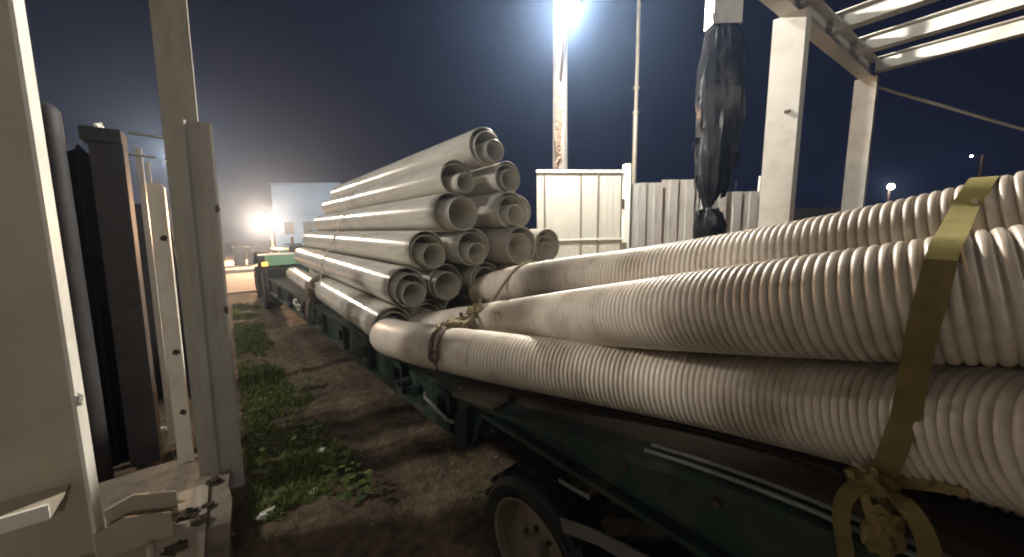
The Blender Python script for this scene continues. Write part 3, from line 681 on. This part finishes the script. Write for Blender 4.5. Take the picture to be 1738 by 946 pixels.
# slim pole
bm = bmesh.new(); tube(bm, [(7.85, 5.28, -.3), (7.85, 5.28, 4.4)], .055, 12); tube(bm, [(7.85, 5.28, 4.401), (7.85, 5.28, 8.5)], .04, 12)
for z in (4.35, 4.9): lathe(bm, [(.062, -.03), (.075, -.02), (.075, .02), (.062, .03)], 12, (7.85, 5.28, z), 'Z')
tag(finish('slim_pole', bm, M['gbar']), 'slim grey steel pole standing behind the gate hinge post', 'pole')

# ------------------------------------------------------------------ cream gate and zinc fence
GA = Vector((4.95, 5.55, 0)); GB = Vector((6.60, 4.58, 0)); gd = (GB-GA).normalized(); gl = (GB-GA).length
ang = math.atan2(gd.y, gd.x)
G = empty('yard_gate', GA, (0, 0, ang)); tag(G, 'cream sheet metal gate leaf with vertical bars behind the pipe stack', 'gate')
gh_ = 2.86   # local x along the leaf, -y towards camera
cols = [0.0, .17, .92, 1.28, gl-.13]
for i in range(4):
    for z0, z1 in ((.12, 1.46), (1.50, gh_-.06)):
        bm = bmesh.new(); x0, x1 = cols[i]+.012, cols[i+1]-.012
        n = max(1, int((x1-x0)/.12)); rows = []
        for k in range(n*4+1):
            q = k % 4; yy = -.004 if q in (1, 2) else 0.0
            x = x0+(x1-x0)*k/(n*4); rows.append((bm.verts.new((x, yy, z0)), bm.verts.new((x, yy, z1))))
        for a, b in zip(rows, rows[1:]): bm.faces.new((a[0], b[0], b[1], a[1]))
        bmesh.ops.solidify(bm, geom=bm.faces[:], thickness=.004)
        finish('gate_panel', bm, M['gate'], G, smooth=0)
for x in cols[1:4]: obox('vertical_bar', (x-.014, -.03, .1), (x+.014, .02, gh_-.05), M['gbar'], G)
obox('top_rail', (0, -.035, gh_-.05), (gl-.10, .03, gh_), M['gate'], G); obox('middle_rail', (0, -.034, 1.462), (gl-.10, .024, 1.498), M['gate'], G); obox('bottom_rail', (0, -.03, .06), (gl-.10, .03, .115), M['gate'], G)
obox('hinge_post', (gl-.09, -.06, 0), (gl+.03, .08, gh_+.12), M['gate'], G)
obox('lock_box', (gl-.155, -.07, 2.08), (gl-.095, -.036, 2.28), M['iron'], G); obox('lower_hinge', (gl-.15, -.09, .9), (gl-.04, -.062, 1.4), M['gbar'], G)
# zinc sheets
ZA = GB+gd*.06; ZB = Vector((8.75, 2.95, 0)); zd = (ZB-ZA).normalized(); zl = (ZB-ZA).length
Z = empty('zinc_fence', ZA, (0, 0, math.atan2(zd.y, zd.x))); tag(Z, 'grey corrugated zinc fence beside the cream gate', 'fence')
nsh = 4
for k in range(nsh):
    bm = bmesh.new(); w = zl/nsh; x0 = k*w; top = (2.60, 2.66, 2.58, 2.40)[k]; rows = []
    m_ = 2
    for i in range(m_*6):
        f = i/6.0; fr = f % 1; d = (0, .0, .0, -.035, -.035, -.035)[i % 6]
        x = x0+w*(i//3+(0, .04, .96)[i % 3]*1.0)/(m_*2)*1.03; y = d+(0.012 if k % 2 else 0)+.01*math.sin(f*.7+k)
        rows.append((bm.verts.new((x, y, .05)), bm.verts.new((x+.01*k-.02, y+.012*k, top+.01*noise.noise(Vector((x, k, 0)))))))
    for a, b in zip(rows, rows[1:]): bm.faces.new((a[0], b[0], b[1], a[1]))
    bmesh.ops.solidify(bm, geom=bm.faces[:], thickness=.003)
    finish('zinc_sheet', bm, M['zinc'], Z, smooth=25)
for x in (0.02, zl*.5, zl-.02): obox('fence_post', (x-.04, .06, 0), (x+.04, .14, 2.35), M['gbar'], Z)
for z in (.6, 1.9): obox('fence_rail', (0, .045, z-.03), (zl, .058, z+.03), M['gbar'], Z)
o = obox('end_board', (-.05, -.02, 0), (.05, .02, 2.72), M['steel_w']); o.location = (8.9, 3.02, 0); o.rotation_euler = (0, math.radians(2), math.radians(-30))
tag(o, 'narrow white board standing on end where the zinc fence meets the big steel column', 'board')

# ------------------------------------------------------------------ sign post wrapped in black plastic
B = empty('wrapped_sign_post', (6.55, 2.87, 0)); tag(B, 'post with a white box on top and torn black plastic wrapped round it', 'sign post')
B.rotation_euler = (0, 0, math.radians(-37))
obox('post', (-.06, -.06, -.2), (.06, .06, 4.838), M['steel_w'], B)
bm = bmesh.new(); boxmm(bm, (-.225, -.13, 4.84), (.225, .14, 6.6)); finish('white_box', bm, M['steel_w'], B, bevel=.015)
bm = bmesh.new(); rings = []
lev = [(4.97, .20, 0), (4.84, .225, 0), (4.68, .31, .02), (4.2, .37, .03), (3.8, .38, .03), (3.4, .37, .03), (3.0, .33, .01), (2.7, .29, -.02), (2.4, .25, -.03), (2.15, .13, -.06), (2.02, .10, -.06), (1.9, .22, -.03), (1.7, .27, 0.0), (1.5, .24, 0.0), (1.35, .12, 0)]
LV = []
for a, b in zip(lev, lev[1:]):
    for k in range(4): LV.append(tuple(lerp(a[q], b[q], k/4) for q in range(3)))
LV.append(lev[-1])
for z, r, dx in LV:
    ring = []
    for k in range(40):
        a = 2*PI*k/40
        f = .86+.14*noise.noise(Vector((math.cos(a)*2.2, math.sin(a)*2.2, z*.55)))+.30*(abs(noise.noise(Vector((math.cos(a)*2.6+7, math.sin(a)*2.6, z*.9+a*.25))))-.15)+.10*abs(noise.noise(Vector((math.cos(a)*7, math.sin(a)*7, z*2.6))))+.10*abs(noise.noise(Vector((math.cos(a)*4, math.sin(a)*4, z*1.1+4))))
        if z > 4.83: x, y = max(-.205, min(.205, r*1.5*math.cos(a))), max(-.11, min(.12, r*1.5*math.sin(a)))
        else: x, y = r*f*math.cos(a), r*f*.62*math.sin(a)
        ring.append(bm.verts.new((x+dx, y, z+.06*noise.noise(Vector((math.cos(a)*3, math.sin(a)*3, z)))*(1 if z < 4.9 else .2))))
    rings.append(ring)
for a, b in zip(rings, rings[1:]):
    for k in range(40): bm.faces.new((a[k], a[(k+1) % 40], b[(k+1) % 40], b[k]))
finish('plastic_wrap', bm, M['black'], B, smooth=38)
for j in range(16):   # long loose shreds down the wrap
    a = 2*PI*j/16+random.uniform(-.2, .2); z = random.uniform(2.6, 4.6); r0 = .30; L = random.uniform(.4, 1.0)
    p0 = Vector((r0*.92*math.cos(a)+.02, r0*.60*math.sin(a), z)); o1 = Vector((math.cos(a), math.sin(a)*.6, 0))
    bm = bmesh.new(); band(bm, spline([p0, p0+o1*random.uniform(.05, .10)+Vector((0, 0, -L*.3)), p0+o1*random.uniform(.0, .09)+Vector((0, 0, -L*.65)), p0+o1*random.uniform(.02, .12)+Vector((0, 0, -L))], 5), (-math.sin(a), math.cos(a), random.uniform(-.3, .3)), lambda i: max(.008, .15-.010*i+.02*math.sin(i*2.1)), .003); finish('loose_shred', bm, M['black'], B, smooth=35)
for j in range(9):   # torn strips round the knot and the hem
    a = 2*PI*j/9+random.uniform(-.3, .3); z = random.choice((1.95, 1.75, 2.2, 3.1)); r0 = .12 if z < 2.1 else .2
    p0 = Vector((r0*math.cos(a)-.03, r0*.6*math.sin(a), z)); o1 = Vector((math.cos(a), math.sin(a)*.6, 0))
    bm = bmesh.new(); band(bm, spline([p0, p0+o1*random.uniform(.08, .16)+Vector((0, 0, random.uniform(-.05, .06))), p0+o1*random.uniform(.12, .24)+Vector((random.uniform(-.05, .05), 0, -random.uniform(.12, .3)))], 5), (-math.sin(a), math.cos(a), .3), lambda i: max(.01, .13-.011*i), .003); finish('torn_strip', bm, M['black'], B, smooth=40)
# loose flap to the right at the bottom
bm = bmesh.new(); rows = []
for i in range(9):
    s = i/8; zt = 3.0-.1*s; rows.append([bm.verts.new((.12+.30*s*(1-.75*t/6), .03*math.sin(5*s+t), lerp(zt, 2.15+.05*s, t/6))) for t in range(7)])
for a, b in zip(rows, rows[1:]):
    for k in range(6): bm.faces.new((a[k], a[k+1], b[k+1], b[k]))
bmesh.ops.solidify(bm, geom=bm.faces[:], thickness=.004)
finish('torn_flap', bm, M['black'], B, smooth=60)
bm = bmesh.new(); tube(bm, spline([(-.27, -.1, 5.45), (-.29, -.12, 5.2), (-.25, -.2, 4.7), (-.36, -.2, 4.0), (-.37, -.2, 3.4)], 5), .012, 6); finish('plastic_fold', bm, M['black'], B)

# ------------------------------------------------------------------ steel canopy frame (right)
P1 = Vector((5.05, 1.50, 0)); P2 = Vector((8.15, 1.36, 0)); TOP = 3.95
F = empty('steel_canopy_frame', P1); tag(F, 'white steel canopy frame of columns, beams and purlins on the right', 'canopy frame')
bd = (P2-P1).normalized(); pd = Vector((bd.y, -bd.x, 0))   # purlins run towards -y (right of picture)
L = (P2-P1).length
def ibeam(bm, a, b, h, w, tw=.012, tf=.014):
    a, b = Vector(a), Vector(b); t = (b-a).normalized(); ln = (b-a).length; z = Vector((0, 0, 1)); s = t.cross(z).normalized()
    rot = Matrix((t, s, z)).transposed()
    c = (a+b)/2
    box(bm, c+z*(h/2-tf/2), (ln, w, tf), rot); box(bm, c-z*(h/2-tf/2), (ln, w, tf), rot); box(bm, c, (ln, tw, h-2*tf-.0005), rot)
def hcol(name, p, hgt, w, d, m, parent, rotz=0):
    bm = bmesh.new(); rot = Matrix.Rotation(rotz, 3, 'Z')
    for s in (-1, 1): box(bm, Vector(p)+rot @ Vector((s*(d/2-.007), 0, hgt/2)), (.014, w, hgt), rot)
    box(bm, Vector(p)+Vector((0, 0, hgt/2)), (d-.029, .012, hgt), rot); return finish(name, bm, m, parent, bevel=.002)
rz = math.atan2(bd.y, bd.x)
obox_ = lambda nm, a, b, par=F, m=M['steel_w'], bv=.006: obox(nm, a, b, m, par, bv)
bm = bmesh.new(); box(bm, (0, 0, TOP/2), (.16, .30, TOP)); finish('column', bm, M['steel_w'], F, bevel=.006)
bm = bmesh.new(); box(bm, (L*bd.x, L*bd.y, TOP/2), (.16, .26, TOP)); finish('column', bm, M['steel_w'], F, bevel=.006)
obox('base_plate', (-.18, -.24, 0), (.18, .24, .03), M['steel_w'], F)
bm = bmesh.new(); ibeam(bm, bd*-2.6+Vector((0, 0, TOP+.13)), bd*(L+.1)+Vector((0, 0, TOP+.13)), .26, .16); finish('main_beam', bm, M['steel_w'], F)
npur = 4
for k in range(npur):
    s = L*(1.0-k*.333)-.02
    bm = bmesh.new(); a = bd*s+pd*.085+Vector((0, 0, TOP+.16)); b = a+pd*7.0
    ibeam(bm, a, b, .20, .15, .008, .009); finish('purlin', bm, M['steel_w'], F)
for k in range(npur-1):
    s = L*(1.0-k*.333)-.02
    for q in (.16, 1.5, 2.9):
        a = bd*(s-.006)+pd*q+Vector((0, 0, TOP+.16)); b = bd*(s-L*.333+.006)+pd*q+Vector((0, 0, TOP+.16)); bm = bmesh.new(); tube(bm, [a, b], .014, 8); finish('sag_rod', bm, M['steel_w'], F)
    # roof cleats standing on the beam
    bm = bmesh.new(); c = bd*(s-L*.16)+Vector((0, 0, TOP+.34)); box(bm, c, (.08, .06, .16)); finish('cleat', bm, M['steel_w'], F, bevel=.003)
bm = bmesh.new(); tube(bm, [(3.08, -.20, 3.84), (3.08+1.32*5.57, -.20-1.36*5.57, 0)], .022, 8); finish('brace', bm, M['steel_w'], F)
bm = bmesh.new(); box(bm, (-.083, -.05, 2.95), (.02, .05, .03)); finish('cleat', bm, M['iron'], F)

# ------------------------------------------------------------------ steel column at the left edge with gusset plates
K = empty('steel_column', (-.665, 2.60, 0.15), (0, math.radians(1.3), 0)); tag(K, 'cream steel column at the left edge with gusset plates round its foot', 'steel column')
obox('web', (-.42, -.008, .02), (-.0125, .008, 4.2), M['steel_l'], K, 0)
o = obox('flange', (.0, -.06, .02), (.014, .07, 4.2), M['steel_w'], K, .002);  # paler steel than the web: lamp light on this flange put into its colour
obox('flange', (-.448, -.06, .02), (-.434, .07, 4.2), M['steel_l'], K, .002)
obox('base_plate', (-.50, -.45, -.002), (.42, .30, .018), M['steel_l'], K)
def gusset(x0, x1, y, hgt):
    bm = bmesh.new(); pr = [(x0, .019), (x1, .019), (x1, hgt*.72), ((x0+x1)/2-.03, hgt), (x0, hgt*.80)]
    for yy in (y-.007, y+.007): bm.faces.new([bm.verts.new((x, yy, z)) for x, z in pr])
    bm.verts.ensure_lookup_table(); n = len(pr)
    for k in range(n): bm.faces.new((bm.verts[k], bm.verts[(k+1) % n], bm.verts[n+(k+1) % n], bm.verts[n+k]))
    finish('gusset_plate', bm, M['steel_l'], K, smooth=0)
gusset(.0145, .29, .10, .20); gusset(.0145, .29, -.10, .20)
obox('side_gusset', (-.30, -.26, .40), (-.055, -.009, .412), M['steel_l'], K, .002); obox('side_gusset', (-.30, -.272, .40), (-.055, -.2605, .465), M['steel_w'], K, .002)
for x, y in ((.22, .22), (.24, -.02), (.22, -.25)):
    bm = bmesh.new(); tube(bm, [(x, y, .0), (x, y, .10)], .016, 8); lathe(bm, [(.001, .045), (.03, .045), (.03, .019), (.001, .019)], 6, (x, y, 0), 'Z'); finish('anchor_bolt', bm, M['steel_l'], K, smooth=30)
bm = bmesh.new(); lump(bm, (.03, -.08, .84), .022, 2, .8, 2, (.6, .6, 1.4), 3); finish('white_tag', bm, M['paper'], K, smooth=0)
# footing
bm = bmesh.new(); boxmm(bm, (-1.45, 1.9, -.2), (-.14, 3.40, .148)); bmesh.ops.subdivide_edges(bm, edges=bm.edges[:], cuts=7, use_grid_fill=True)
for v in bm.verts: v.co += Vector((noise.noise(v.co*5)*.02, noise.noise(v.co*5+Vector((3, 3, 3)))*.02, noise.noise(v.co*4+Vector((7, 0, 0)))*.008-.006))
tag(finish('concrete_footing', bm, M['concrete'], smooth=40), 'rough concrete footing block under the left steel column', 'footing')
for j, (x, y, r, lab) in enumerate(((-.34, 2.62, .045, 'largest dark clod of soil on the footing, by the far gusset plate'), (-.27, 2.52, .035, 'dark soil clod on the footing to the right of the largest one'), (-.36, 2.36, .04, 'dark soil clod on the footing by the near gusset plate'), (-.22, 2.9, .03, 'small soil clod at the back of the footing near the posts'), (-.24, 2.65, .022, 'tiny soil crumb near the right edge of the footing'))):
    bm = bmesh.new(); lump(bm, (0, 0, 0), r, 3, .5, 2.3, (1.2, 1, .6), 40+j); o = finish('soil_clod', bm, M['soil'], smooth=50); o.location = (x, y, .148+r*.32); tag(o, lab, 'clod', 'soil clods on the footing')

# ------------------------------------------------------------------ posts of the left fence
lean = math.radians(1.6)
def leaner(name, x, y, w, d, h, m, label, cat, z0=0.0, rotz=0, grooves=0, rx=0):
    e = empty(name, (x, y, z0), (rx, lean, rotz)); tag(e, label, cat); return e
e = leaner('fence_post', -.30, 3.05, 0, 0, 0, None, 'tall pale beige box post rising out of the picture beside the lamp glare', 'post')
bm = bmesh.new(); boxmm(bm, (0, 0, 0), (.165, .12, 4.6)); finish('shaft', bm, M['post'], e, bevel=.006)
bm = bmesh.new(); lump(bm, (.004, -.003, 2.18), .012, 2, .5, 2, (1, 1, 1.4), 2); finish('bolt', bm, M['chrome'], e)
e = leaner('sheet_post', -.125, 3.0, 0, 0, 0, None, 'shorter folded sheet post with a square top against the tall beige post', 'post')
bm = bmesh.new(); prof = [(-.12, 0), (-.075, 0), (-.06, .018), (-.015, .018), (0, 0), (.045, 0), (.058, .006), (.058, .045), (-.12, .045)]
n = len(prof)
lo = [bm.verts.new((x, y, 0)) for x, y in prof]; hi = [bm.verts.new((x, y, 2.42)) for x, y in prof]
for k in range(n): bm.faces.new((lo[k], lo[(k+1) % n], hi[(k+1) % n], hi[k]))
bm.faces.new(lo); bm.faces.new(hi); finish('folded_sheet', bm, M['post'], e, smooth=20)
for z in (1.9, 1.25):
    bm = bmesh.new(); lump(bm, (.045, -.004, z), .014, 2, .6, 2, (.8, .4, 1.6), z); finish('rust_patch', bm, M['soil'], e)
e = leaner('angle_post', -.425, 3.3, 0, 0, 0, None, 'thin whitish steel angle post with dark bolt patches left of the beige post', 'post')
bm = bmesh.new(); boxmm(bm, (0, 0, 0), (.075, .008, 2.07)); finish('flange', bm, M['steel_w'], e, bevel=.002)
bm = bmesh.new(); boxmm(bm, (.077, -.03, 0), (.085, .04, 2.05)); finish('flange', bm, M['steel_w'], e, bevel=.002)
for z in (1.72, .95, .52):
    bm = bmesh.new(); lump(bm, (.055, -.006, z), .018, 2, .5, 2, (1, .3, 1.1), z); finish('bolt_patch', bm, M['soil'], e)
e = leaner('dark_sheet_screen', -1.02, 3.92, 0, 0, 0, None, 'dark sheet panel right behind the left steel column', 'panel')
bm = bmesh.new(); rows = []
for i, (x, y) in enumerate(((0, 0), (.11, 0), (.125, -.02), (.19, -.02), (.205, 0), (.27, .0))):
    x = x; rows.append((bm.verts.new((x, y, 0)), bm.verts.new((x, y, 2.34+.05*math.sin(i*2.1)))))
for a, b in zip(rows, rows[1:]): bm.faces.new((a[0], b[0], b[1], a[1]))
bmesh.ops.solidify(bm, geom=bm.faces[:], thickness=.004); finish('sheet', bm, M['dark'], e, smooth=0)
e = leaner('dark_log_post', -.985, 3.72, 0, 0, 0, None, 'dark round topped log post close behind the edge of the left steel column', 'post')
bm = bmesh.new(); tube(bm, [(.09, .0, 2.58*k/12) for k in range(12)]+[(.09, 0, 2.54), (.09, 0, 2.58)], lambda i: .078-.001*i if i < 12 else (.065 if i == 12 else .035), 14); finish('log', bm, M['dark'], e, smooth=60)
e = leaner('dark_post', -.74, 3.78, 0, 0, 0, None, 'thick dark post with a wider cap between the dark panel and the thin white posts', 'post')
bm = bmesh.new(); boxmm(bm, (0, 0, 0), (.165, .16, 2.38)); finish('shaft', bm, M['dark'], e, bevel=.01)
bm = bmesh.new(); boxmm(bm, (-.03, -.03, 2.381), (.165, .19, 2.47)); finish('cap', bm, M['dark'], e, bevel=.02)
bm = bmesh.new(); lump(bm, (.05, .05, 2.49), .025, 2, .5, 2, (1, 1, 1), 5); finish('stone', bm, M['paper'], e)
e = leaner('rod_frame', -.545, 4.0, 0, 0, 0, None, 'thin grey rod frame with two crossbars behind the dark post', 'frame')
bm = bmesh.new(); boxmm(bm, (0, 0, 0), (.035, .03, 2.40)); finish('upright', bm, M['zinc'], e)
bm = bmesh.new(); boxmm(bm, (.05, .02, 0), (.07, .04, 2.30)); finish('upright', bm, M['zinc'], e)
for z, x0, x1 in ((2.50, -.02, .20), (2.345, -.09, .11)):
    bm = bmesh.new(); tube(bm, [(x0, .0, z), (x1, .0, z-.01)], .009, 8); finish('crossbar', bm, M['chrome'], e)
e = empty('board_backdrop', (-2.3, 5.3, 0)); tag(e, 'dark upright boards added as a dark backdrop behind the thin white posts on the left', 'fence')  # boards added as dark backdrop for the gaps between the posts
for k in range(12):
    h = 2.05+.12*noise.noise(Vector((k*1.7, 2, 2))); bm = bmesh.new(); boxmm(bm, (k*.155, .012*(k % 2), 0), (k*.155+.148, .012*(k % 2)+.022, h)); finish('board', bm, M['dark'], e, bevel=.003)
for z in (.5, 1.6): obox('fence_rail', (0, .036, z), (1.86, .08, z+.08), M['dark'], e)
# unseen fence added on the left to shade the near right of the trailer
LA, LB = Vector((-1.15, 2.56, 0)), Vector((-1.7, -3.4, 0)); ld = (LB-LA).normalized(); ll = (LB-LA).length
Z = empty('zinc_fence', LA, (0, 0, math.atan2(ld.y, ld.x))); tag(Z, 'unseen zinc fence added to shade the trailer, from the left steel column back past the camera', 'fence')
for k in range(10):
    bm = bmesh.new(); w = ll/10; rows = []
    for i in range(12):
        x = k*w+w*(i//3+(0, .12, .88)[i % 3])/4*1.03; y = (0, 0, -.03)[i % 3] if (i//3) % 2 else (-.03, -.03, 0)[i % 3]
        y += .012 if k % 2 else 0
        rows.append((bm.verts.new((x, y, .05)), bm.verts.new((x, y, (2.88 if k == 0 else 3.62)))))
    for a, b in zip(rows, rows[1:]): bm.faces.new((a[0], b[0], b[1], a[1]))
    bmesh.ops.solidify(bm, geom=bm.faces[:], thickness=.003); finish('zinc_sheet', bm, M['zinc'], Z, smooth=25)
for x in (0.05, ll*.5, ll-.05): obox('fence_post', (x-.04, -.13, 0), (x+.04, -.05, 2.4), M['gbar'], Z)
# litter
for j, (x, y, r, lab) in enumerate(((.02, 2.55, .035, 'white scrap of litter at the foot of the folded sheet post'), (-.62, 4.4, .04, 'white scrap of litter behind the dark post'), (.44, 3.15, .028, 'pale scrap of litter among the weeds'), (.30, 2.62, .02, 'tiny pale scrap on the dark soil below the weeds'))):
    bm = bmesh.new(); lump(bm, (0, 0, 0), r, 2, .9, 2, (1.3, 1, .6), 60+j); o = finish('litter', bm, M['paper'], smooth=0); o.location = (x, y, gh(x, y)+r*.45); tag(o, lab, 'litter', 'scraps of litter on the ground')

# ------------------------------------------------------------------ far background
A_, B_ = Vector((3.3, 36.4, 0)), Vector((7.9, 33.4, 0)); d_ = (B_-A_).normalized(); ln = (B_-A_).length
Q = empty('blue_building', A_, (0, 0, math.atan2(d_.y, d_.x))); tag(Q, 'pale blue walled building beyond the far street lamp', 'building')
obox('wall', (0, 0, 0), (ln, 5, 5.45), M['blue'], Q, .02)
obox('roof', (-.2, -.2, 5.452), (ln+.2, 5.2, 5.66), M['blue'], Q, .03)
obox('ledge', (.0, -.12, 3.35), (ln, -.003, 3.5), M['blue'], Q, .02)
for x in (.7, 2.2, 3.7):
    w_ = obox('window', (x, -.05, 1.4), (x+.9, -.003, 2.6), M['blue'], Q, .01); obox('pane', (x+.08, -.06, 1.48), (x+.82, -.052, 2.52), M['glass'], w_, 0)
obox('side_tank', (ln-.5, -.5, 3.9), (ln+.15, -.21, 4.7), M['shedw'], Q, .05)
o = Q
for j, (x, y, lab) in enumerate(((.42, 22.4, 'dark drum on the far pavement, the left one of two'), (.98, 22.6, 'dark drum on the far pavement, the right one of two'))):
    bm = bmesh.new(); lathe(bm, [(.001, 0), (.24, 0), (.25, .02), (.25, .28), (.262, .30), (.25, .32), (.25, .58), (.262, .60), (.25, .62), (.25, .88), (.24, .90), (.22, .885), (.001, .885)], 24, axis='Z')
    o = finish('drum', bm, M['dark']); o.location = (x, y, .14); tag(o, lab, 'drum', 'drums on the far pavement')
S = empty('dark_shed', (13.5, 4.2, 0), (0, 0, math.radians(-75))); tag(S, 'low dark shed seen beyond the steel columns', 'shed')
obox('wall', (-2.5, 0, 0), (6.5, 3, 1.75), M['shedw'], S, .02)
bm = bmesh.new(); pr = [(-.3, 1.70), (1.5, 2.15), (3.3, 1.70), (3.3, 1.76), (1.5, 2.21), (-.3, 1.76)]
for x in (-2.8, 6.8): bm.faces.new([bm.verts.new((x, y, z)) for y, z in pr])
bm.verts.ensure_lookup_table()
for k in range(6): bm.faces.new((bm.verts[k], bm.verts[(k+1) % 6], bm.verts[6+(k+1) % 6], bm.verts[6+k]))
finish('roof', bm, M['roof'], S, smooth=0)
obox('door', (1.9, -.05, 0), (2.7, -.003, 1.65), M['zinc'], S, .01)

# ------------------------------------------------------------------ night haze
hb = bpy.data.materials.new('haze'); hb.use_nodes = True; n = hb.node_tree; n.nodes.clear()
oo = n.nodes.new('ShaderNodeOutputMaterial'); pvn = n.nodes.new('ShaderNodeVolumePrincipled')
pvn.inputs['Color'].default_value = (0.40, 0.60, 1.0, 1); pvn.inputs['Density'].default_value = HAZE; pvn.inputs['Anisotropy'].default_value = 0.78
n.links.new(pvn.outputs[0], oo.inputs['Volume'])
bm = bmesh.new(); boxmm(bm, (-96, -96, -1.2), (96, 96, 9.2)); o = finish('haze', bm, hb, smooth=0); tag(o, kind='stuff')
